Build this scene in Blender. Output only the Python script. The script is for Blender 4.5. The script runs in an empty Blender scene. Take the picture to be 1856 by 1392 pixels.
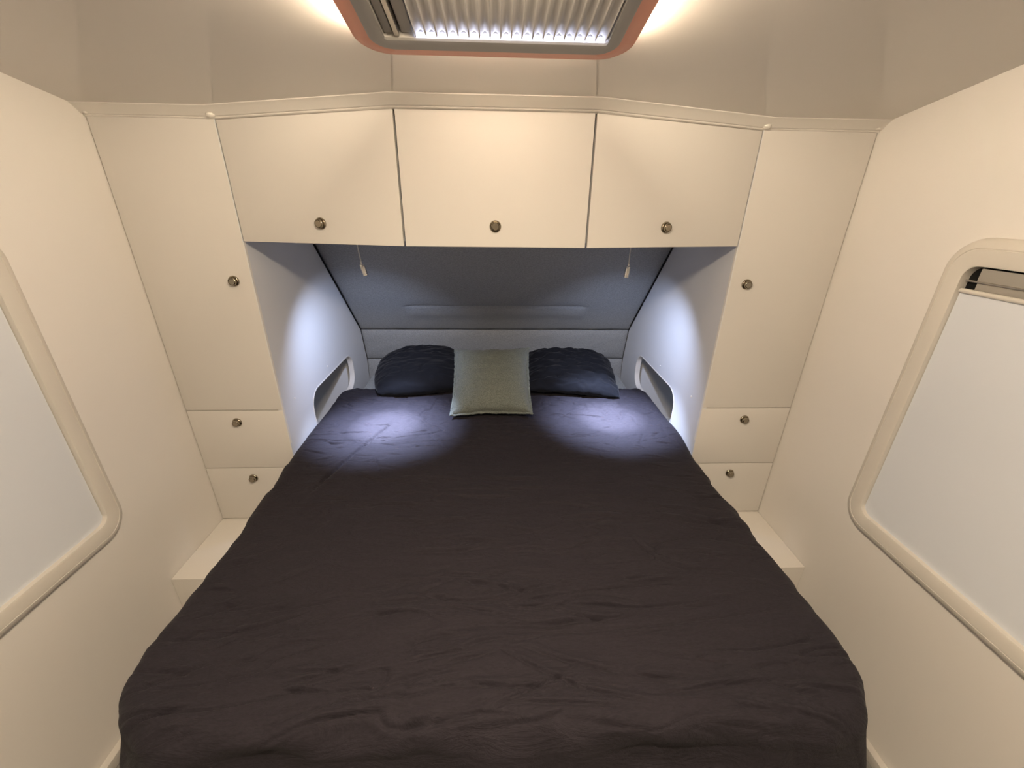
import bpy, bmesh, math, random
import numpy as np
from mathutils import Vector, Matrix

random.seed(7)
scene = bpy.context.scene
C = scene.collection

# ------------------------------------------------------------------ camera
F_PX, PITCH, YAW, ROLL = 753.013, 0.41437, 0.04083, 0.01385
CAM_X, CAM_Z = 0.0, 1.482
_cy, _sy, _cp, _sp = math.cos(YAW), math.sin(YAW), math.cos(PITCH), math.sin(PITCH)
fwd = Vector((_sy*_cp, _cy*_cp, -_sp))
r0 = Vector((_cy, -_sy, 0)); u0 = r0.cross(fwd)
cr, sr = math.cos(ROLL), math.sin(ROLL)
right = cr*r0 + sr*u0; up = -sr*r0 + cr*u0
cam_d = bpy.data.cameras.new('camera')
cam = bpy.data.objects.new('camera', cam_d); C.objects.link(cam)
M = Matrix.Identity(4)
for i in range(3):
    M[i][0], M[i][1], M[i][2] = right[i], up[i], -fwd[i]
M[0][3], M[1][3], M[2][3] = CAM_X, 0.0, CAM_Z
cam.matrix_world = M
cam_d.sensor_fit = 'HORIZONTAL'; cam_d.sensor_width = 36.0
cam_d.lens = F_PX/1856*36; cam_d.clip_start = 0.02
scene.camera = cam

# ------------------------------------------------------------------ world, exposure, light levels
world = bpy.data.worlds.new('world'); scene.world = world; world.use_nodes = True
bg = world.node_tree.nodes['Background']
bg.inputs[0].default_value = (0.02, 0.022, 0.03, 1); bg.inputs[1].default_value = 0.3
vs = scene.view_settings
vs.view_transform = 'Standard'; vs.look = 'None'; vs.exposure = 0.0; vs.gamma = 1.0
vs.use_curve_mapping = False
WARM = (1.0, 0.81, 0.595)
STRIP_SIDE, STRIP_FRONT = 275.0, 32.0      # warm LED strip round the roof hatch
FILL_LIGHT = 215.0                          # warm fill added above the frame to brighten the room
READ_W, SPILL_W, HOT_W = 165.0, 18.0, 190.0   # cool reading lamps: lens beam, spill, bright centre
COOL = (0.58, 0.69, 1.0)
HATCH_LED = 6.0

# ------------------------------------------------------------------ dimensions (metres)
Z0 = 0.30
X = 1.10                    # half width of the room
D = 1.347                   # front plane of the side cabinets
SH = Z0                     # ledge top
ZT = 1.396+Z0               # cabinet top / ceiling at D
ZD1, ZD2 = 0.489+Z0, 0.2445+Z0
A = 0.762                   # half width of the niche
B, DC = 0.2594, 1.250       # centre cupboard half width and front plane
ZOB = 1.061+Z0
DS = 1.056                  # ledge front
SL = 0.188                  # ceiling slope
ALPHA = math.atan(SL)
Y_FLAT = 0.42
def ceil_z(y): return ZT + SL*(D-max(y, Y_FLAT))

# ------------------------------------------------------------------ materials
def mat(name, col, rough=0.5, spec=0.5, metal=0.0, noise=0.0, nscale=8.0, bump=0.0, bscale=200.0,
        stretch=(1, 1, 1), emit=None, estr=0.0, sheen=0.0, coat=0.0):
    m = bpy.data.materials.new(name); m.use_nodes = True
    nt = m.node_tree; b = nt.nodes['Principled BSDF']
    b.inputs['Base Color'].default_value = (*col, 1); b.inputs['Roughness'].default_value = rough
    b.inputs['Specular IOR Level'].default_value = spec; b.inputs['Metallic'].default_value = metal
    if sheen: b.inputs['Sheen Weight'].default_value = sheen
    if coat: b.inputs['Coat Weight'].default_value = coat; b.inputs['Coat Roughness'].default_value = 0.1
    if emit:
        b.inputs['Emission Color'].default_value = (*emit, 1); b.inputs['Emission Strength'].default_value = estr
    if noise or bump:
        tc = nt.nodes.new('ShaderNodeTexCoord'); mp = nt.nodes.new('ShaderNodeMapping')
        mp.inputs['Scale'].default_value = stretch
        nt.links.new(tc.outputs['Object'], mp.inputs['Vector'])
    if noise:
        n = nt.nodes.new('ShaderNodeTexNoise'); n.inputs['Scale'].default_value = nscale
        n.inputs['Detail'].default_value = 4
        nt.links.new(mp.outputs[0], n.inputs['Vector'])
        r = nt.nodes.new('ShaderNodeValToRGB')
        r.color_ramp.elements[0].position = 0.3; r.color_ramp.elements[1].position = 0.7
        r.color_ramp.elements[0].color = (*[max(0, c*(1-noise)) for c in col], 1)
        r.color_ramp.elements[1].color = (*[min(1, c*(1+noise)) for c in col], 1)
        nt.links.new(n.outputs['Fac'], r.inputs[0]); nt.links.new(r.outputs[0], b.inputs['Base Color'])
    if bump:
        n2 = nt.nodes.new('ShaderNodeTexNoise'); n2.inputs['Scale'].default_value = bscale
        n2.inputs['Detail'].default_value = 3
        nt.links.new(mp.outputs[0], n2.inputs['Vector'])
        bp = nt.nodes.new('ShaderNodeBump'); bp.inputs['Strength'].default_value = bump
        bp.inputs['Distance'].default_value = 0.002
        nt.links.new(n2.outputs['Fac'], bp.inputs['Height']); nt.links.new(bp.outputs[0], b.inputs['Normal'])
    return m

def fabric(name, col, weave=900.0, wstr=0.25, crease=0.0, cscale=14.0, cstretch=(0.5, 1.6, 1), slub=0.15, rough=0.85, sheen=0.15):
    """woven cloth: slub colour, thread relief and fine linen creases"""
    m = mat(name, col, rough=rough, spec=0.25, sheen=sheen)
    nt = m.node_tree; b = nt.nodes['Principled BSDF']; L = nt.links.new
    b.inputs['Sheen Roughness'].default_value = 0.5
    tc = nt.nodes.new('ShaderNodeTexCoord')
    mp = nt.nodes.new('ShaderNodeMapping'); mp.inputs['Scale'].default_value = (0.35, 1.0, 1.0)
    L(tc.outputs['Object'], mp.inputs['Vector'])
    n = nt.nodes.new('ShaderNodeTexNoise'); n.inputs['Scale'].default_value = weave*0.35; n.inputs['Detail'].default_value = 2
    L(mp.outputs[0], n.inputs['Vector'])
    r = nt.nodes.new('ShaderNodeValToRGB')
    r.color_ramp.elements[0].position = 0.35; r.color_ramp.elements[1].position = 0.65
    r.color_ramp.elements[0].color = (*[c*(1-slub) for c in col], 1)
    r.color_ramp.elements[1].color = (*[c*(1+slub) for c in col], 1)
    L(n.outputs['Fac'], r.inputs[0]); L(r.outputs[0], b.inputs['Base Color'])
    b1 = nt.nodes.new('ShaderNodeBump'); b1.inputs['Strength'].default_value = wstr; b1.inputs['Distance'].default_value = 0.0008
    L(n.outputs['Fac'], b1.inputs['Height'])
    last = b1
    if crease:
        mp2 = nt.nodes.new('ShaderNodeMapping'); mp2.inputs['Scale'].default_value = cstretch
        L(tc.outputs['Object'], mp2.inputs['Vector'])
        n2 = nt.nodes.new('ShaderNodeTexNoise'); n2.inputs['Scale'].default_value = cscale
        n2.inputs['Detail'].default_value = 5; n2.inputs['Roughness'].default_value = 0.62; n2.inputs['Distortion'].default_value = 0.6
        L(mp2.outputs[0], n2.inputs['Vector'])
        b2 = nt.nodes.new('ShaderNodeBump'); b2.inputs['Strength'].default_value = crease; b2.inputs['Distance'].default_value = 0.02
        L(n2.outputs['Fac'], b2.inputs['Height']); L(b1.outputs[0], b2.inputs['Normal'])
        last = b2
    L(last.outputs[0], b.inputs['Normal'])
    return m

M_WALL = mat('wall_paint', (0.80, 0.77, 0.73), 0.42, 0.4, noise=0.012, nscale=2.0)
M_CEIL = mat('gloss_ceiling', (0.62, 0.59, 0.55), 0.045, 1.0, noise=0.01, nscale=2.0)
M_CAB = mat('white_laminate', (0.735, 0.71, 0.67), 0.52, 0.3, noise=0.012, nscale=2.5)
M_NICHE = mat('niche_laminate', (0.72, 0.73, 0.74), 0.45, 0.4)
M_TRIM = mat('white_trim', (0.78, 0.75, 0.70), 0.35, 0.5)
M_SEAL = mat('white_sealant', (0.85, 0.82, 0.76), 0.3, 0.5)
M_LEDGE = mat('ledge_white', (0.78, 0.75, 0.70), 0.4, 0.4)
M_FLOOR = mat('grey_vinyl', (0.36, 0.36, 0.35), 0.5, 0.4, noise=0.15, nscale=12, stretch=(4, 0.6, 1))
M_FRAME = mat('cream_plastic', (0.67, 0.635, 0.575), 0.4, 0.45)
M_BLIND = mat('blockout_blind', (0.70, 0.735, 0.79), 0.6, 0.3)
M_SLAT = mat('slat_grey', (0.34, 0.32, 0.285), 0.45, 0.4)
M_BLACK = mat('slot_shade_black', (0.006, 0.006, 0.006), 0.7, 0.2)
M_METAL = mat('brushed_nickel', (0.34, 0.30, 0.235), 0.25, 0.5, 1.0, bump=0.05, bscale=600)
M_STEEL = mat('bright_steel', (0.72, 0.71, 0.69), 0.3, 0.5, 1.0)
M_BAR = mat('anodised_bar', (0.55, 0.52, 0.47), 0.35, 0.5, 1.0)
M_STEM = mat('pale_cord', (0.55, 0.55, 0.55), 0.4, 0.5, 0.3)
M_HFRAME = mat('hatch_frame', (0.36, 0.345, 0.32), 0.5, 0.4)
M_PLEAT = mat('pleated_film', (0.78, 0.75, 0.71), 0.4, 0.4, 0.0)
M_DUVET = fabric('charcoal_linen', (0.0168, 0.0138, 0.0186), crease=0.45, cscale=18, sheen=.02)
M_NAVY = fabric('navy_linen', (0.0022, 0.0025, 0.0048), crease=0.3, cscale=16, sheen=0.05)
M_CUSH = fabric('olive_grey_weave', (0.142, 0.158, 0.138), weave=1500, slub=0.3, wstr=0.3)
M_HEAD = fabric('grey_upholstery', (0.30, 0.305, 0.30), weave=1200, slub=0.16, wstr=0.3)
M_MATT = fabric('grey_sheet', (0.26, 0.27, 0.26))
M_BASE = mat('bed_base_board', (0.55, 0.53, 0.5), 0.5, 0.4)
M_STRIP = mat('warm_led_strip', (0.9, 0.8, 0.6), 0.5, emit=WARM, estr=STRIP_SIDE)
M_STRIPF = mat('warm_led_strip_front', (0.9, 0.8, 0.6), 0.5, emit=WARM, estr=STRIP_FRONT)
M_FILL = mat('warm_fill', (0.9, 0.85, 0.75), 0.5, emit=WARM, estr=FILL_LIGHT)
M_COOLLED = mat('cool_led', (0.9, 0.9, 0.95), 0.5, emit=(0.66, 0.72, 1.0), estr=HATCH_LED)
M_LENS = mat('lamp_lens', (0.9, 0.9, 0.95), 0.3, emit=COOL, estr=12.0)
# translucent salmon lip of the hatch
M_LIP = bpy.data.materials.new('salmon_lip'); M_LIP.use_nodes = True
_nt = M_LIP.node_tree
_b = _nt.nodes['Principled BSDF']; _b.inputs['Base Color'].default_value = (0.74, 0.36, 0.26, 1); _b.inputs['Roughness'].default_value = 0.5
_t = _nt.nodes.new('ShaderNodeBsdfTranslucent'); _t.inputs['Color'].default_value = (0.75, 0.36, 0.24, 1)
_mx = _nt.nodes.new('ShaderNodeMixShader'); _mx.inputs[0].default_value = 0.05
_nt.links.new(_b.outputs[0], _mx.inputs[1]); _nt.links.new(_t.outputs[0], _mx.inputs[2])
_nt.links.new(_mx.outputs[0], _nt.nodes['Material Output'].inputs['Surface'])

# ------------------------------------------------------------------ helpers
def link(o, parent=None):
    C.objects.link(o)
    if parent is not None: o.parent = parent
    return o
def mesh(name, V, Fc, m, parent=None, smooth=False, autosmooth=None):
    me = bpy.data.meshes.new(name); me.from_pydata([tuple(v) for v in V], [], [tuple(f) for f in Fc])
    bm = bmesh.new(); bm.from_mesh(me); bmesh.ops.recalc_face_normals(bm, faces=bm.faces); bm.to_mesh(me); bm.free()
    me.materials.append(m)
    if smooth or autosmooth:
        me.polygons.foreach_set('use_smooth', [True]*len(me.polygons))
        if autosmooth: me.set_sharp_from_angle(angle=math.radians(autosmooth))
    return link(bpy.data.objects.new(name, me), parent)
def bevel_mesh(o, w, seg=2):
    bm = bmesh.new(); bm.from_mesh(o.data)
    bmesh.ops.bevel(bm, geom=[e for e in bm.edges], offset=w, segments=seg, affect='EDGES', profile=0.6, clamp_overlap=True)
    bm.to_mesh(o.data); bm.free()
    o.data.polygons.foreach_set('use_smooth', [True]*len(o.data.polygons)); o.data.set_sharp_from_angle(angle=math.radians(30))
    return o
def box(name, x0, x1, y0, y1, z0, z1, m, parent=None, bevel=0):
    V = [(x, y, z) for x in (x0, x1) for y in (y0, y1) for z in (z0, z1)]
    Fc = [(0, 1, 3, 2), (4, 6, 7, 5), (0, 4, 5, 1), (2, 3, 7, 6), (0, 2, 6, 4), (1, 5, 7, 3)]
    o = mesh(name, V, Fc, m, parent)
    return bevel_mesh(o, bevel) if bevel else o
def prism(name, poly, axis_pts, m, parent=None, bevel=0):
    """poly: list of 3-D points (a planar outline); axis_pts: extrusion vector"""
    n = len(poly); e = Vector(axis_pts)
    V = [Vector(p) for p in poly] + [Vector(p)+e for p in poly]
    Fc = [tuple(range(n)), tuple(range(2*n-1, n-1, -1))] + [(i, (i+1) % n, n+(i+1) % n, n+i) for i in range(n)]
    o = mesh(name, V, Fc, m, parent)
    return bevel_mesh(o, bevel) if bevel else o
def rrect(x0, x1, y0, y1, r, seg=8):
    P = []
    for cx, cy, a0 in ((x1-r, y1-r, 0), (x0+r, y1-r, 90), (x0+r, y0+r, 180), (x1-r, y0+r, 270)):
        for k in range(seg+1):
            a = math.radians(a0+90*k/seg); P.append((cx+r*math.cos(a), cy+r*math.sin(a)))
    return P
def loft(name, loops, m, parent=None, close=False, autosmooth=35, cap=False):
    n = len(loops[0]); V = [p for l in loops for p in l]; Fc = []
    k = len(loops)
    for j in range(k if close else k-1):
        a, b = j*n, ((j+1) % k)*n
        for i in range(n): Fc.append((a+i, a+(i+1) % n, b+(i+1) % n, b+i))
    if cap: Fc += [tuple(range(n)), tuple(range((k-1)*n, k*n))]
    return mesh(name, V, Fc, m, parent, autosmooth=autosmooth)
def lathe_mesh(name, prof, m, parent, mw, seg=28, autosmooth=40):
    """prof: (radius, height) pairs turned about local z, placed with matrix mw"""
    V, Fc = [], []
    for r, h in prof:
        for k in range(seg):
            a = 2*math.pi*k/seg; V.append(mw @ Vector((r*math.cos(a), r*math.sin(a), h)))
    for j in range(len(prof)-1):
        for i in range(seg): Fc.append((j*seg+i, j*seg+(i+1) % seg, (j+1)*seg+(i+1) % seg, (j+1)*seg+i))
    Fc.append(tuple(range(seg))); Fc.append(tuple(range((len(prof)-1)*seg, len(prof)*seg)))
    return mesh(name, V, Fc, m, parent, autosmooth=autosmooth)
def tube(name, pts, r, m, parent=None, seg=10):
    pts = [Vector(p) for p in pts]; V, Fc = [], []
    for i, p in enumerate(pts):
        t = (pts[min(i+1, len(pts)-1)]-pts[max(i-1, 0)]).normalized()
        a = t.orthogonal().normalized() if i == 0 else (a - t*a.dot(t)).normalized()
        b = t.cross(a)
        for k in range(seg):
            q = 2*math.pi*k/seg; V.append(p + r*(math.cos(q)*a+math.sin(q)*b))
    for j in range(len(pts)-1):
        for i in range(seg): Fc.append((j*seg+i, j*seg+(i+1) % seg, (j+1)*seg+(i+1) % seg, (j+1)*seg+i))
    Fc += [tuple(range(seg)), tuple(range((len(pts)-1)*seg, len(pts)*seg))]
    return mesh(name, V, Fc, m, parent, autosmooth=50)
def thing(name, label, cat, loc=(0, 0, 0), group=None, kind=None):
    o = bpy.data.objects.new(name, None); o.empty_display_size = 0.05; link(o)
    o.location = loc
    tag(o, label, cat, group, kind); return o
def tag(o, label, cat, group=None, kind=None):
    o['label'] = label; o['category'] = cat
    if group: o['group'] = group
    if kind: o['kind'] = kind
    return o
def struct(o, label, cat):
    return tag(o, label, cat, kind='structure')

# numpy noise -----------------------------------------------------------------
class Noise:
    def __init__(s, seed): s.g = np.random.default_rng(seed).uniform(-1, 1, (256, 256))
    def __call__(s, x, y):
        xi, yi = np.floor(x).astype(int), np.floor(y).astype(int); fx, fy = x-xi, y-yi
        fx = fx*fx*fx*(fx*(fx*6-15)+10); fy = fy*fy*fy*(fy*(fy*6-15)+10)
        g = lambda a, b: s.g[a % 256, b % 256]
        return (g(xi, yi)*(1-fx)+g(xi+1, yi)*fx)*(1-fy)+(g(xi, yi+1)*(1-fx)+g(xi+1, yi+1)*fx)*fy
def creases(N, x, y, fx, fy, sharp=14.0):
    """thin furrows along the zero lines of a stretched noise, broken up by a mask"""
    n = N(x*fx+3.1, y*fy+7.7)+0.45*N(x*fx*2.3+9.2, y*fy*2.1+1.3)
    m = np.clip(N(x*fx*0.9+40.5, y*fy*0.45+12.2)*1.6+0.15, 0, 1)
    return np.exp(-(n*sharp)**2)*m

# ------------------------------------------------------------------ the room shell
YB, YF = -2.2, 2.55
fl = box('floor', -X-0.05, X+0.05, YB, YF, -0.05, 0.0, M_FLOOR); struct(fl, 'grey vinyl floor beside and under the bed', 'floor')
for s, nm in ((-1, 'wall_left'), (1, 'wall_right')):
    w = box(nm, min(s*X, s*(X+0.05)), max(s*X, s*(X+0.05)), YB, YF, -0.05, 2.1, M_WALL)
    struct(w, 'smooth cream-white side wall with window on the %s' % ('left' if s < 0 else 'right'), 'wall')
w = box('wall_front', -X-0.05, X+0.05, YF-0.05, YF, -0.05, 2.1, M_WALL); struct(w, 'white end wall hidden behind headboard and cabinets', 'wall')
w = box('wall_back', -X-0.05, X+0.05, YB, YB+0.05, -0.05, 2.1, M_WALL); struct(w, 'plain white wall behind the viewer', 'wall')
prof = [(YB, ceil_z(0)), (Y_FLAT, ceil_z(0)), (YF, ZT+SL*(D-YF))]
poly = [(-X-0.05, y, z) for y, z in prof] + [(-X-0.05, YF, 2.2), (-X-0.05, YB, 2.2)]
c = prism('ceiling', poly, (2*X+0.1, 0, 0), M_CEIL); struct(c, 'glossy cream ceiling sloping down towards the cabinets', 'ceiling')

for s, nm in ((-1, 'baseboard_left'), (1, 'baseboard_right')):
    b = box(nm, min(s*X, s*(X-0.022)), max(s*X, s*(X-0.022)), -2.1, DS-0.002, 0.0, 0.035, M_TRIM, bevel=0.004)
    struct(b, 'low white baseboard strip along the %s wall' % ('left' if s < 0 else 'right'), 'baseboard')

# cove trim between the ceiling and the cabinet tops
path = [(-X, D), (-A, D), (-B, DC), (B, DC), (A, D), (X, D)]
def offset_path(d):
    out = []
    for i, (x, y) in enumerate(path):
        ns = []
        for a, b in ((i-1, i), (i, i+1)):
            if a >= 0 and b < len(path):
                t = Vector((path[b][0]-path[a][0], path[b][1]-path[a][1])).normalized(); ns.append(Vector((t.y, -t.x)))
        n = sum(ns, Vector((0, 0))).normalized(); k = d/n.dot(ns[0])
        out.append((x+n.x*k, y+n.y*k))
    return out
cprof = []       # (offset out, drop below ceiling)
R_C = 0.026
cprof += [(-0.012, 0.020), (0.003, 0.020), (0.0045, 0.0185), (0.0045, 0.0165), (0.008, 0.0160)]
for k in range(6):
    q = k/5; cprof.append((0.010+R_C*q, 0.0145*(1-q)**1.3+0.0022))
cprof += [(0.010+R_C, -0.0002), (0.010+R_C-0.006, -0.004), (-0.012, -0.004)]
V = []; npf = len(cprof)
rows = [offset_path(o) for o, _ in cprof]
for i in range(len(path)):
    for j, (o, dz) in enumerate(cprof):
        x, y = rows[j][i]; V.append((x, y, ZT+SL*(D-y)-dz))
Fc = [(i*npf+j, i*npf+(j+1) % npf, (i+1)*npf+(j+1) % npf, (i+1)*npf+j) for i in range(len(path)-1) for j in range(npf)]
tr = mesh('trim_1', V, Fc, M_TRIM, autosmooth=40); struct(tr, 'thin white cove trim between ceiling and cabinet tops', 'trim')
for s in (-1, 1):
    for (x, y, r) in ((A, D-0.012, 0.010), (X-0.014, D-0.010, 0.006)):
        bm = bmesh.new(); bmesh.ops.create_icosphere(bm, subdivisions=2, radius=r)
        for v in bm.verts:
            v.co = Vector((v.co.x*1.2, v.co.y, v.co.z*0.7)) + Vector((s*x, y, ZT-0.012))
        me = bpy.data.meshes.new('sealant_bead'); bm.to_mesh(me); bm.free(); me.materials.append(M_SEAL)
        me.polygons.foreach_set('use_smooth', [True]*len(me.polygons))
        link(bpy.data.objects.new('sealant_bead', me), tr)

# ------------------------------------------------------------------ windows
def window(n, s):
    w = bpy.data.objects.new('window_%d' % n, None); link(w)
    struct(w, 'large %s window with cream frame and closed pale blind' % ('left-hand' if s < 0 else 'right-hand'), 'window')
    y0, y1, z0, z1 = -0.05, 1.000, 0.292+Z0, 1.122+Z0
    def ring(ins, h, r):
        return [(s*(X-h), y, z) for y, z in rrect(y0+ins, y1-ins, z0+ins*1.08, z1-ins*1.08, r)]
    steps = [(0, -0.004, .075), (0, .006, .075), (.0025, .013, .073), (.008, .019, .068), (.016, .0225, .062), (.0195, .0232, .058), (.0203, .0218, .0575), (.0215, .0218, .0565),
             (.0225, .0236, .055), (.052, .0245, .034), (.0555, .0228, .030), (.057, .008, .029), (.057, -0.004, .029)]
    loft('frame', [ring(*t) for t in steps], M_FRAME, w, close=True, autosmooth=28)
    iy0, iy1, iz0, iz1 = y0+.057, y1-.057, z0+.0616, z1-.0616
    zb = 1.005+Z0
    # pale blind sheet under the pull bar
    box('blind', min(s*(X-.012), s*(X-.010)), max(s*(X-.012), s*(X-.010)), iy0-.003, iy1-.001, iz0-.003, zb, M_BLIND, w)
    # flat black sheet as the slot's shade above it, screen cassette slats, bars
    box('slot_shade', min(s*(X-.003), s*(X-.001)), max(s*(X-.003), s*(X-.001)), iy0-.003, iy1+.003, zb-.01, iz1+.003, M_BLACK, w)
    box('screen_slat', min(s*(X-.013), s*(X-.004)), max(s*(X-.013), s*(X-.004)), iy0, iy1-.026, zb+.024, iz1-.003, M_SLAT, w, bevel=.002)
    box('screen_slat', min(s*(X-.010), s*(X-.004)), max(s*(X-.010), s*(X-.004)), iy0, iy1-.026, zb+.004, zb+.022, M_SLAT, w, bevel=.002)
    tube('screen_bar', [(s*(X-.013), iy0, zb+.023), (s*(X-.013), iy1-.004, zb+.023)], .0022, M_BAR, w)
    tube('pull_bar', [(s*(X-.014), iy0, zb), (s*(X-.014), iy1-.003, zb)], .0055, M_FRAME, w, seg=12)
    return w
window(1, -1); window(2, 1)

# ------------------------------------------------------------------ knobs
def knob(parent, loc, normal):
    n = Vector(normal).normalized(); mw = Matrix.Translation(Vector(loc)) @ n.to_track_quat('Z', 'Y').to_matrix().to_4x4()
    prof = [(.0165, 0), (.0165, .002), (.0158, .0042), (.0140, .0056), (.0122, .0050), (.0120, .0110), (.0116, .0140), (.0104, .0150), (.0096, .0138), (.0090, .0146)]
    k = lathe_mesh('knob', prof, M_METAL, parent, mw)
    k['label'] = 'round brushed nickel push knob'
    return k

# ------------------------------------------------------------------ side cabinets
TH = 0.016; G = 0.0016
def side_cabinet(s):
    side = 'left' if s < 0 else 'right'
    t = thing('side_cabinet', 'tall white side cabinet with door and two drawers by the %s wall' % side, 'cabinet', group='side cabinets')
    def bx(name, xa, xb, y0, y1, z0, z1, m, parent=t, bevel=0):
        return box(name, min(s*xa, s*xb), max(s*xa, s*xb), y0, y1, z0, z1, m, parent, bevel)
    xo, xi = X-.003, A
    yb = D+TH+.002
    ztop = ZT-0.018
    # fronts
    dr = bx('door', xo, xi+.002, D, D+TH, ZD1+G, ztop, M_CAB, bevel=.0012)
    knob(dr, (s*.818, D, .943+Z0), (0, -1, 0))
    d1 = bx('drawer', xo, xi+.002, D, D+TH, ZD2+G, ZD1-G, M_CAB, bevel=.0012); knob(d1, (s*.932, D, .4415+Z0), (0, -1, 0))
    d2 = bx('drawer', xo, xi+.002, D, D+TH, SH+.004, ZD2-G, M_CAB, bevel=.0012); knob(d2, (s*.931, D, .1985+Z0), (0, -1, 0))
    # carcass rails behind the fronts
    V = []; Fc = []
    def add(xa, xb, y0, y1, z0, z1):
        b = len(V)
        V.extend([(x, y, z) for x in (s*xa, s*xb) for y in (y0, y1) for z in (z0, z1)])
        Fc.extend([tuple(b+i for i in f) for f in ((0, 1, 3, 2), (4, 6, 7, 5), (0, 4, 5, 1), (2, 3, 7, 6), (0, 2, 6, 4), (1, 5, 7, 3))])
    add(X-.001, X-.012, yb, 2.28, SH, ztop-.19)
    add(X-.012, A+.016, yb, 2.28, SH+.0005, SH+.016)
    add(X-.012, A+.016, yb, yb+.05, ZD1-.008, ZD1+.008)
    add(X-.012, A+.016, yb, yb+.05, ZD2-.008, ZD2+.008)
    add(X-.012, A+.016, 2.15, 2.165, SH+.016, ztop-.32)
    add(X-.012, A+.016, 1.50, 1.512, SH+.016, ztop-.04)
    add(X-.012, A+.016, 1.512, 2.15, .46+Z0, .472+Z0)
    mesh('carcass', V, Fc, M_NICHE, t)
    # niche side panel with the rounded cubby opening
    hy0, hy1, hz0, hz1, hr = 1.573, 2.093, .262+Z0, .447+Z0, .075
    outer = [(D+.0002, SH+.001), (D+.0002, ZT-.02), (D+.25, ZT-.06), (1.80, 1.06+Z0), (1.85, 1.0+Z0), (2.285, .51+Z0), (2.33, .32+Z0), (2.33, SH+.001)]
    hole = rrect(hy0, hy1, hz0, hz1, hr, 10)
    bm = bmesh.new()
    def loopv(pts, x): return [bm.verts.new((x, y, z)) for y, z in pts]
    faces = []
    for x in (s*A, s*(A+.0155)):
        vo, vh = loopv(outer, x), loopv(hole, x)
        ed = [bm.edges.new((l[i], l[(i+1) % len(l)])) for l in (vo, vh) for i in range(len(l))]
        bmesh.ops.triangle_fill(bm, use_beauty=True, use_dissolve=False, edges=ed)
        faces.append((vo, vh))
    for k in (0, 1):
        l0, l1 = faces[0][k], faces[1][k]
        for i in range(len(l0)): bm.faces.new((l0[i], l0[(i+1) % len(l0)], l1[(i+1) % len(l1)], l1[i]))
    bmesh.ops.recalc_face_normals(bm, faces=bm.faces)
    me = bpy.data.meshes.new('side_panel'); bm.to_mesh(me); bm.free(); me.materials.append(M_NICHE)
    sp = link(bpy.data.objects.new('side_panel', me), t)
    # lipped edge round the opening
    def hring(ins, x): return [(s*x, y, z) for y, z in rrect(hy0+ins, hy1-ins, hz0+ins, hz1-ins, hr-ins, 10)]
    loft('opening_lip', [hring(-.002, A-.0003), hring(-.0015, A-.0014), hring(.001, A-.0018), hring(.003, A-.001), hring(.004, A+.004), hring(.004, A+.024), hring(-.004, A+.024)], M_TRIM, t, close=True, autosmooth=50)
    for y, z in ((1.777, .489+Z0), (1.444, .4905+Z0)):
        mw = Matrix.Translation((s*A, y, z)) @ Vector((-s, 0, 0)).to_track_quat('Z', 'Y').to_matrix().to_4x4()
        lathe_mesh('screw_cap', [(.0042, 0), (.0040, .0012), (.002, .0018)], M_SEAL, t, mw, seg=14)
    # pale edge strip at the front corner of the niche
    bx('edge_strip', A-.0008, A+.0018, D+.0005, D+.010, SH+.35, ZOB-.002, M_SEAL)
    return t
side_cabinet(-1); side_cabinet(1)

# ------------------------------------------------------------------ overhead cabinets
def overhead(p0, p1, label, kx):
    """p0,p1: front corners in plan; box runs back to the headboard"""
    t = thing('overhead_cabinet', label, 'cabinet', group='overhead cabinets above the niche')
    a, b = Vector((*p0, 0)), Vector((*p1, 0)); d = (b-a).normalized(); n = Vector((d.y, -d.x, 0))
    if n.y > 0: n = -n
    g = .0030
    ztop = lambda y: ZT+SL*(D-y)-.0205
    q = [a+d*g, b-d*g]
    # door slab: outline in its own plane
    outl = [(q[0].x, q[0].y, ZOB), (q[1].x, q[1].y, ZOB), (q[1].x, q[1].y, ztop(q[1].y)-.0015), (q[0].x, q[0].y, ztop(q[0].y)-.0015)]
    lim = lambda x: max(-B+g, min(B-g, x)) if abs(a.x+b.x) < .01 else math.copysign(max(B+g, min(A-g, abs(x))), x)
    V = outl + [(lim(p[0]-n.x*TH), p[1]-n.y*TH, p[2]) for p in outl]
    dr = mesh('door', V, [(0, 1, 2, 3), (7, 6, 5, 4), (0, 4, 5, 1), (1, 5, 6, 2), (2, 6, 7, 3), (3, 7, 4, 0)], M_CAB, t)
    bevel_mesh(dr, .0012)
    f = (kx-a.x)/(b.x-a.x); kp = a+(b-a)*f
    knob(dr, (kp.x, kp.y, 1.1165+Z0), n)
    # carcass: tapering box behind the door
    a2, b2 = a-n*(TH+.003)+d*.0005, b-n*(TH+.003)-d*.0005
    yb = 1.775
    zb = ZOB+.012
    ax_, bx_ = lim(a2.x), lim(b2.x)
    pts = [(ax_, a2.y), (bx_, b2.y), (bx_, yb), (ax_, yb)]
    V = [(x, y, zb) for x, y in pts] + [(x, y, ZT+SL*(D-y)-.03) for x, y in pts]
    mesh('carcass', V, [(0, 1, 2, 3), (7, 6, 5, 4), (0, 4, 5, 1), (1, 5, 6, 2), (2, 6, 7, 3), (3, 7, 4, 0)], M_NICHE, t)
    return t
overhead((-A, D), (-B, DC), 'white overhead cabinet angled back to the left side cabinet', -.503)
overhead((-B, DC), (B, DC), 'white middle overhead cabinet right under the roof hatch', -.002)
overhead((B, DC), (A, D), 'white overhead cabinet angled back to the right side cabinet', .503)

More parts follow.
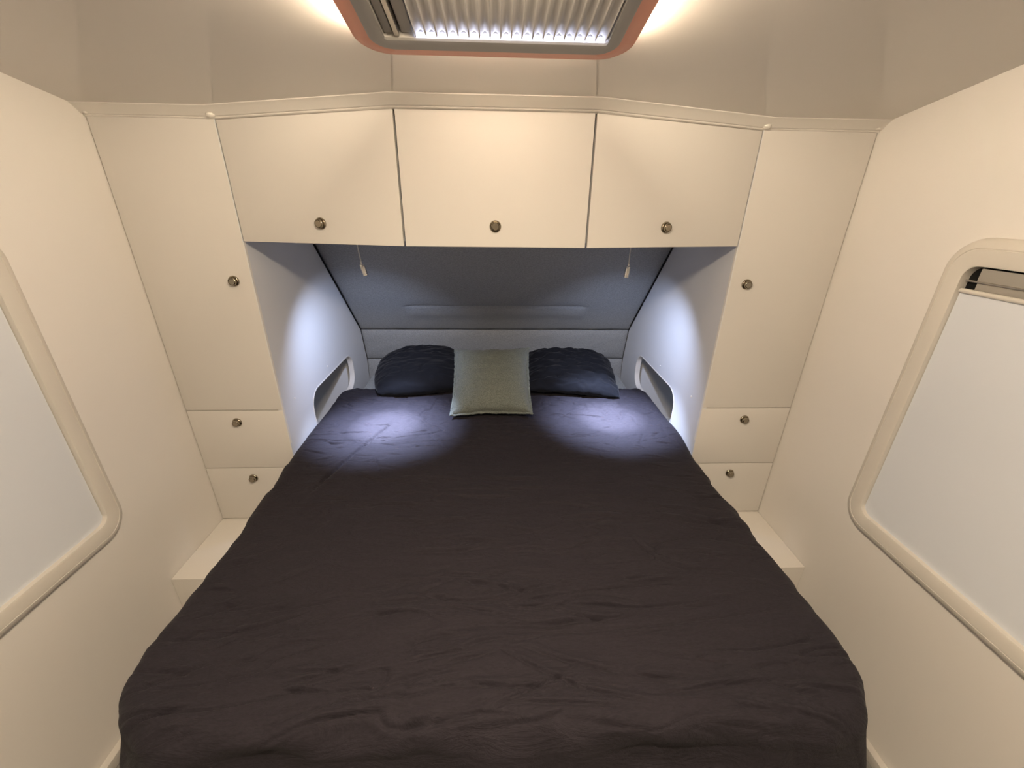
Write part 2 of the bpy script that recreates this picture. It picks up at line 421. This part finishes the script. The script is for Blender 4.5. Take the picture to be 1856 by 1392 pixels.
# ------------------------------------------------------------------ ledges beside the bed
for s in (-1, 1):
    t = box('bedside_ledge', min(s*X-s*.0015, s*.745), max(s*X-s*.0015, s*.745), DS, D+.5, 0, SH, M_LEDGE, bevel=.0015)
    tag(t, 'low white boxed ledge beside the bed below the %s drawers' % ('left' if s < 0 else 'right'), 'ledge', 'ledges beside the bed')

# ------------------------------------------------------------------ headboard
hb = thing('headboard', 'grey upholstered headboard sloping back behind the pillows', 'headboard')
def pad(name, P0, P1, puff, seam=None, rows=40, cols=120):
    """padded panel between two (y,z) edges, seen from the front; seam: (fraction, half length, depth)"""
    P0, P1 = Vector((0, *P0)), Vector((0, *P1)); t = (P1-P0); L = t.length; t.normalize(); n = Vector((0, -t.z, t.y))
    if n.y > 0: n = -n
    W = A-.002; V = []; Fc = []
    for j in range(rows+1):
        v = j/rows
        for i in range(cols+1):
            x = -W+2*W*i/cols
            ev = min(v, 1-v)*L; eu = W-abs(x)
            h = puff*(1-math.exp(-ev/.018))*(1-math.exp(-eu/.015)) - puff
            if seam:
                fr, hl, dp = seam
                e = max(0.0, min(1.0, (hl-abs(x))/.06)); e = e*e*(3-2*e)
                dv = (v-fr)*L
                h += e*(-dp*math.exp(-(abs(dv)/.007)) + dp*.7*math.exp(-((dv-.055)/.04)**2) if dv > 0 else -dp*math.exp(-(abs(dv)/.007))+dp*.3*math.exp(-((dv+.05)/.04)**2))
            h += .0012*math.sin(x*23+v*5)*math.sin(v*9+x*4)
            V.append(P0+t*(L*v)+n*(h+.004)+Vector((x, 0, 0)))
    m0 = len(V); nc = cols+1
    for j in range(rows):
        for i in range(cols): Fc.append((j*nc+i, j*nc+i+1, (j+1)*nc+i+1, (j+1)*nc+i))
    # back board, closed rim
    rim = [i for i in range(nc)] + [j*nc+cols for j in range(1, rows+1)] + [rows*nc+i for i in range(cols-1, -1, -1)] + [j*nc for j in range(rows-1, 0, -1)]
    for r in rim: V.append(Vector(V[r])-n*.03)
    k = len(rim)
    for i in range(k): Fc.append((rim[i], rim[(i+1) % k], m0+(i+1) % k, m0+i))
    Fc.append(tuple(m0+i for i in range(k)))
    return mesh(name, V, Fc, M_HEAD, hb, autosmooth=60)
pad('upper_pad', (1.772, 1.09+Z0), (2.282, .510+Z0), .014, seam=(.70, .49, .012), rows=110, cols=140)
pad('middle_pad', (2.284, .506+Z0), (2.328, .322+Z0), .012)
pad('lower_pad', (2.328, .318+Z0), (2.315, .10+Z0), .010, rows=30)

# ------------------------------------------------------------------ bed: base and mattress
ZBED = .326+Z0
bed = thing('bed', 'double bed with grey sheeted mattress almost hidden under the dark duvet', 'bed')
box('bed_base', -.66, .66, .56, 2.28, 0, SH+.02, M_BASE, bed, bevel=.004)
def mring(ins, z): return [(x, y, z) for x, y in rrect(-.70+ins, .70-ins, .50+ins, 2.29-ins, .13, 10)]
loft('mattress', [mring(.02, SH+.0205), mring(0, SH+.03), mring(0, ZBED-.06), mring(.01, ZBED-.045), mring(.03, ZBED-.04)], M_MATT, bed, cap=True, autosmooth=50)

# ------------------------------------------------------------------ duvet
N1, N2, N3, N4 = Noise(1), Noise(2), Noise(3), Noise(4)
def smooth(e0, e1, x):
    t = np.clip((x-e0)/(e1-e0), 0, 1); return t*t*(3-2*t)
def duvet():
    R_, r_ = .17, .050
    yf, yh = .405, 1.93
    nu, nv = 440, 820
    HANG = .27
    a = np.linspace(-1, 1, nu+1)*(.72+HANG); b = np.linspace(yh, yf-HANG, nv+1)
    a, b = np.meshgrid(a, b)
    # half width of the bed outline along its length
    w0 = .748+.006*smooth(1.2, 1.40, b)-.022*smooth(.62, .42, b)
    w0 = w0+np.where(a > 0, .026, .014)*smooth(.70, .45, b)
    yf_ = yf-.020*np.clip(a/.7, -.5, 1)
    core_x, core_y = w0-R_, yf_+R_
    px = np.clip(a, -core_x, core_x); py = np.maximum(b, core_y)
    dx, dy = a-px, b-py; dist = np.sqrt(dx*dx+dy*dy)+1e-9; nx, ny = dx/dist, dy/dist
    d = dist-(R_-r_)
    d = np.minimum(d, HANG+.03)
    q = np.pi*r_/2
    dd = np.clip(d, 0, None)
    h = np.where(dd < q, r_*np.sin(np.minimum(dd, q)/r_), r_+(.05+.30*np.clip(-ny, 0, 1))*(dd-q))
    v = np.where(dd < q, r_*(1-np.cos(np.minimum(dd, q)/r_)), r_+(dd-q))
    # within the niche the sides stay tucked straight down
    x = np.where(d > 0, px+nx*(R_-r_+h), a); y = np.where(d > 0, py+ny*(R_-r_+h), b)
    x = np.where(y > 1.30, np.clip(x, -.7535, .7535), x)
    v = np.where(b > 1.25, v*(1-.55*smooth(1.25, 1.5, b)), v)
    z = ZBED+.012-.012*np.abs(x/.75)**3-v
    # puffed quilt and hem at the head end
    z += .012*N1(x*2.1+5, y*2.3)+.006*N2(x*5+2, y*5.5)
    z -= .020*smooth(1.86, 1.93, b)
    top = smooth(.05, .0, d)
    # creases running across the bed, fanning near the foot
    fan = x*(y-.9)*.55
    yy = y+fan*.5+.03*N3(x*1.7, y*1.7)
    foot = smooth(1.0, .45, y); head = smooth(1.25, 1.55, y)
    cz = -.0120*creases(N3, x, yy, 2.2, 16, 14)*(.30+.9*foot)
    cz += -.0080*creases(N4, x+.3, yy+.2, 4.5, 26, 10)*(.5+.6*foot+.5*head)
    cz += -.0120*creases(N2, x*.7+y*.9, y-.25*x, 3.0, 7, 20)*(.15+.7*head+.5*foot)
    cz += .0035*N4(x*5, yy*22)*(.25+.6*foot+.4*head)+.0010*N2(x*16, yy*48)
    cz += (.0030*N1(x*24, y*26)+.0018*N3(x*50, y*44)-.006*creases(N1, x, y, 9, 9, 9))*head
    # one long diagonal crease by the left reading lamp
    ln = (x+.59)*.938-(y-1.10)*.347+.008*N1(y*9, x*5); al = (x+.59)*.347+(y-1.10)*.938
    cz += (-.014*np.exp(-(ln/.007)**2)+.003*np.exp(-((ln-.022)/.016)**2))*smooth(-.04, .08, al)*smooth(.52, .40, al)
    # short tucks: individual thin furrows with a raised lip, fanning out from the middle of the bed
    rg = np.random.default_rng(5)
    for k in range(260):
        if k < 150: cx, cy_ = rg.uniform(-.68, .68), .40+.75*rg.random()**1.5
        else: cx, cy_ = rg.choice([-1, 1])*rg.uniform(.2, .7), rg.uniform(1.2, 1.8)
        ang = rg.normal(0, .16)+(-cx*.55*np.clip(1.2-cy_, 0, 1) if k < 150 else rg.normal(0, .5))
        ln_ = rg.uniform(.03, .13)*(1.0 if k < 150 else .5); dep = rg.uniform(.003, .0085)*(1.0 if k < 150 else .6); sg = rg.uniform(.0024, .0042)
        bend = rg.normal(0, 1.2)
        sel = (np.abs(x-cx) < ln_+.02) & (np.abs(y-cy_) < .6*ln_+.04)
        if not sel.any(): continue
        ux, uy = x[sel]-cx, y[sel]-cy_
        al_ = ux*math.cos(ang)+uy*math.sin(ang); pn = -ux*math.sin(ang)+uy*math.cos(ang)-bend*al_**2
        wgt = np.clip(1-(al_/ln_)**2, 0, 1)
        cz[sel] += wgt*dep*(-np.exp(-(pn/sg)**2)+.55*np.exp(-((pn-2.6*sg)/(2.0*sg))**2))
    z = z+cz*(.35+.65*top)
    # scalloped side hem and foot drape folds
    sd = smooth(.0, .05, d)
    wave = .0075*N1(y*13+x*3+9, x*9+2.0)+.004*N2(y*30, x*22)
    lim = np.where(b > 1.25, 0, 1)
    x = x+nx*wave*sd*lim; y = y+ny*(wave+.016*N3(x*7, z*14)*foot)*sd*lim
    x = np.where(y > 1.28, np.clip(x, -.7535, .7535), x)
    n1 = nv+1; n2 = nu+1
    V = np.stack([x, y, z], -1).reshape(-1, 3)
    idx = np.arange(n1*n2).reshape(n1, n2)
    Fc = np.stack([idx[:-1, :-1], idx[:-1, 1:], idx[1:, 1:], idx[1:, :-1]], -1).reshape(-1, 4)
    me = bpy.data.meshes.new('duvet')
    me.vertices.add(len(V)); me.vertices.foreach_set('co', V.ravel())
    me.loops.add(Fc.size); me.loops.foreach_set('vertex_index', Fc.ravel().astype(np.int32))
    me.polygons.add(len(Fc)); me.polygons.foreach_set('loop_start', np.arange(0, Fc.size, 4, dtype=np.int32))
    me.update(); me.validate()
    me.materials.append(M_DUVET)
    me.polygons.foreach_set('use_smooth', [True]*len(me.polygons))
    bm = bmesh.new(); bm.from_mesh(me); bmesh.ops.recalc_face_normals(bm, faces=bm.faces)
    if sum(f.normal.z for f in list(bm.faces)[::97]) < 0: bmesh.ops.reverse_faces(bm, faces=bm.faces)
    bm.to_mesh(me); bm.free()
    o = link(bpy.data.objects.new('duvet', me))
    md = o.modifiers.new('thickness', 'SOLIDIFY'); md.thickness = .018; md.offset = -1; md.use_rim_only = True
    return tag(o, 'dark charcoal linen duvet spread over the whole bed', 'duvet')
duvet()

# ------------------------------------------------------------------ pillows and cushion
def pillow(name, hw, hh, T, loc, rot, m, label, cat, seed, group=None, ears=.10, wr=.004, n=90, flop=0.0, rk=0.0):
    N_ = Noise(seed); N5 = Noise(seed+50)
    u = np.linspace(-1, 1, n+1); u = np.sign(u)*(1-(1-np.abs(u))**1.35); uu, vv = np.meshgrid(u, u)
    V = []
    for sgn in (1, -1):
        e = np.clip((1-np.abs(uu)**3.2)*(1-np.abs(vv)**3.2), 0, 1)
        th = T*e**.48
        px = hw*uu*(1-ears*(1-vv*vv)*np.abs(uu)**2*.55); py = hh*vv*(1-ears*(1-uu*uu)*np.abs(vv)**2*.55)
        px = px*np.sqrt(1-rk*vv*vv); py = py*np.sqrt(1-rk*uu*uu)
        wob = wr*(N_(uu*3+sgn*5, vv*7)*1.0+.7*N_(uu*6+3, vv*13+sgn))*e**.3 - wr*1.2*creases(N5, uu+sgn, vv, 2.2, 5.5, 10)*e**.5
        edge = .004*N5(uu*9+2, vv*9)*(1-e)
        pz = sgn*th+wob*(1 if sgn > 0 else .5)+edge + flop*(uu**2)*(-1)
        V.append(np.stack([px, py, pz], -1).reshape(-1, 3))
    k = n+1; V0, V1 = V; idx = np.arange(k*k).reshape(k, k)
    off = k*k
    Fc = []
    for j in range(n):
        for i in range(n):
            Fc.append((idx[j, i], idx[j, i+1], idx[j+1, i+1], idx[j+1, i]))
            Fc.append((off+idx[j, i], off+idx[j+1, i], off+idx[j+1, i+1], off+idx[j, i+1]))
    me_V = np.concatenate([V0, V1])
    o = mesh(name, me_V.tolist(), [tuple(int(q) for q in f) for f in Fc], m, smooth=True)
    bm = bmesh.new(); bm.from_mesh(o.data); bmesh.ops.remove_doubles(bm, verts=bm.verts, dist=1e-5)
    bmesh.ops.recalc_face_normals(bm, faces=bm.faces); bm.to_mesh(o.data); bm.free()
    o.location = loc; o.rotation_euler = rot
    tag(o, label, cat, group)
    # outline for a flange
    ring = [V0[idx[0, i]] for i in range(n)] + [V0[idx[j, n]] for j in range(n)] + [V0[idx[n, n-i]] for i in range(n)] + [V0[idx[n-j, 0]] for j in range(n)]
    return o, ring
ZP = ZBED+.02
pillow('pillow', .235, .200, .070, (-.378, 1.962, ZP+.058), (math.radians(9), math.radians(-2), math.radians(6)), M_NAVY,
       'plump dark navy pillow with rounded end, left of the olive cushion', 'pillow', 11, 'navy pillows', ears=.05, wr=.006, rk=.30, flop=.02)
pillow('pillow', .238, .200, .060, (.376, 1.952, ZP+.054), (math.radians(8), math.radians(3), math.radians(-4)), M_NAVY,
       'creased dark navy pillow with squarer end, right of the olive cushion', 'pillow', 23, 'navy pillows', ears=.10, wr=.012, rk=.12, flop=.02)
cu, ring = pillow('throw_cushion', .170, .172, .055, (-.022, 1.715, ZP+.100), (math.radians(33), math.radians(-1.5), math.radians(-1)), M_CUSH,
       'small olive grey square cushion leaning on the two pillows', 'cushion', 37, ears=.13, wr=.003)
# stitched flange round the cushion
V, Fc = [], []
for p in ring:
    p = Vector(p); d = Vector((p.x, p.y, 0)).normalized(); w = .010+.003*random.random()
    V += [p-d*.004+Vector((0, 0, .002)), p+d*w+Vector((0, 0, .0012+.004*random.random()*.5)), p+d*w-Vector((0, 0, .0012)), p-d*.004-Vector((0, 0, .002))]
k = len(ring)
for i in range(k):
    for j in range(4): Fc.append((i*4+j, i*4+(j+1) % 4, ((i+1) % k)*4+(j+1) % 4, ((i+1) % k)*4+j))
mesh('flange', V, Fc, M_CUSH, cu, smooth=True)

# ------------------------------------------------------------------ reading lamps
def reading_lamp(s):
    side = 'left' if s < 0 else 'right'
    y = 1.50; x = s*.470; zr = ZOB+.012
    t = thing('reading_lamp', 'small steel reading lamp on thin stem over the %s pillow' % side, 'lamp', group='reading lamps under the overhead cabinets')
    lean = .010 if s < 0 else -.004
    hx = x+lean*.5; top = Vector((hx, y, .977+Z0)); bot = Vector((hx+lean, y, .938+Z0))
    ax = (bot-top).normalized()
    mw = Matrix.Translation((x-.002, y, zr-.008)); lathe_mesh('mount', [(.014, 0), (.014, .004), (.012, .008)], M_METAL, t, mw, seg=20)
    pts = [(x-.002+ (hx-x+.002)*(k/8)**1.8, y, zr-.008+(top.z-zr+.008)*k/8) for k in range(9)]
    tube('stem', pts, .0021, M_STEM, t, 8)
    mw = Matrix.Translation(top) @ ax.to_track_quat('Z', 'Y').to_matrix().to_4x4()
    H = (bot-top).length
    lathe_mesh('head', [(.0030, -.008), (.0030, 0), (.0080, .0008), (.0088, .002), (.0088, .008), (.0076, .009), (.0088, .010), (.0088, H-.008), (.0078, H-.007), (.0088, H-.006), (.0088, H), (.0070, H), (.0066, H-.004)], M_STEEL, t, mw, seg=20)
    lathe_mesh('lens', [(.0060, H-.0035), (.0060, H-.0025)], M_LENS, t, mw, seg=16)
    ld = bpy.data.lights.new('lamp_beam', 'SPOT'); ld.energy = READ_W; ld.color = COOL
    ld.spot_size = math.radians(62); ld.spot_blend = 1.0; ld.shadow_soft_size = .006
    l2 = bpy.data.lights.new('lamp_spill', 'SPOT'); l2.energy = SPILL_W; l2.color = COOL
    l2.spot_size = math.radians(114); l2.spot_blend = 1.0; l2.shadow_soft_size = .006
    l3 = bpy.data.lights.new('lamp_centre', 'SPOT'); l3.energy = HOT_W; l3.color = (.64, .73, 1.0)
    l3.spot_size = math.radians(32); l3.spot_blend = 1.0; l3.shadow_soft_size = .006
    for q in (ld, l2, l3):
        lo = link(bpy.data.objects.new(q.name, q), t); lo.location = bot+ax*.008
        aim = Vector((-.45 if s < 0 else .49, 1.51 if s < 0 else 1.57, ZBED))-lo.location
        if q is l2: aim = Vector((s*.62, 1.88, ZBED-.05))-lo.location
        lo.rotation_euler = aim.to_track_quat('-Z', 'Y').to_euler()
    return t
reading_lamp(-1); reading_lamp(1)

# ------------------------------------------------------------------ roof hatch
hs = .255
yc = 1.0-hs*math.cos(ALPHA)
h = thing('roof_hatch', 'square roof hatch with grey frame, salmon lip and pleated blind', 'hatch', (0, yc, ZT+SL*(D-yc)))
h.rotation_euler = (-ALPHA, 0, 0)
def hr(half, z, r, sx=0.0): return [(x, y, z) for x, y in rrect(-half, half, -half, half, r, 10)]
# cream upstand behind the lip, carrying the LED strip
loft('upstand', [hr(.234, .002, .045), hr(.234, -.0200, .045), hr(.205, -.0200, .03), hr(.205, .002, .03)], M_HFRAME, h, close=True)
# translucent salmon lip
loft('light_lip', [hr(.2335, -.0205, .046), hr(.252, -.0195, .060), hr(.255, -.0215, .062), hr(.2535, -.0245, .061), hr(.222, -.0295, .038), hr(.219, -.0250, .038)], M_LIP, h, close=True, autosmooth=60)
# grey frame facing down
fx0, fx1, fy0, fy1 = -.199, .203, -.199, .196
def fr_in(z, g=0): return [(x, y, z) for x, y in rrect(fx0-g, fx1+g, fy0-g, fy1+g, .006, 10)]
loft('frame', [hr(.2245, -.0246, .040), hr(.2245, -.0298, .040), hr(.222, -.0310, .038), fr_in(-.0305, .004), fr_in(-.029), fr_in(-.0246)], M_HFRAME, h, close=True)
# shaft walls above the frame
loft('shaft', [fr_in(-.0246, .0005), fr_in(.045, .0005), fr_in(.045, .0035), fr_in(-.0246, .0035)], M_TRIM, h, close=True)
# LED strip segments (warm) on the upstand
for nm, x0, x1, y0, y1, mt in (('led_strip', -.2362, -.2344, -.19, .19, M_STRIP), ('led_strip', .2344, .2362, -.19, .19, M_STRIP),
                               ('led_strip', -.18, .18, .2344, .2362, M_STRIPF), ('led_strip', -.18, .18, -.2362, -.2344, M_STRIPF)):
    o = box(nm, x0, x1, y0, y1, -.017, -.004, mt, h)
# aluminium blind cassette bars on the left
px0 = fx0+.004
for xa, xb, zz in ((fx0+.001, fx0+.016, -.020), (fx0+.019, fx0+.028, -.025), (fx0+.031, fx0+.052, -.018)):
    box('cassette_bar', xa, xb, fy0+.002, fy1-.002, zz, zz+.016, M_BAR if xb-xa < .012 else M_SLAT, h, bevel=.003)
# pleated blind: folds run front to back
NP = 18; bx0, bx1 = fx0+.056, fx1-.003
V, Fc = [], []; K = 14; cols = NP*K; ya, yb_ = fy0+.002, fy1-.0022
for j, y in enumerate((ya, yb_-.012, yb_-.004, yb_)):
    for i in range(cols+1):
        z = -.0243+.0125*math.sin(math.pi*((i % K)/K))**.75
        V.append((bx0+(bx1-bx0)*i/cols, y, z))
n = cols+1
for j in range(3):
    for i in range(cols): Fc.append((j*n+i, j*n+i+1, (j+1)*n+i+1, (j+1)*n+i))
pb = mesh('pleated_blind', V, Fc, M_PLEAT, h, smooth=True)
md = pb.modifiers.new('thickness', 'SOLIDIFY'); md.thickness = .0008
# cool LED strip on the front wall of the shaft, seen between the pleat ends
box('end_led', bx0, bx1, fy1-.0016, fy1-.0004, -.0226, -.0170, M_COOLLED, h)

# ------------------------------------------------------------------ unseen fill light added above the foot of the bed
y = 0.22
t = thing('fill_light', 'round warm fill light added overhead, out of view', 'fill light', (0, y, ceil_z(y)))
mw = Matrix.Rotation(math.pi, 4, 'X')
lathe_mesh('housing', [(.130, 0), (.130, .014), (.126, .019), (.112, .019), (.112, .012)], M_TRIM, t, mw, seg=48)
lathe_mesh('diffuser', [(.1115, .013), (.1115, .018), (.09, .022), (.045, .024)], M_FILL, t, mw, seg=48)
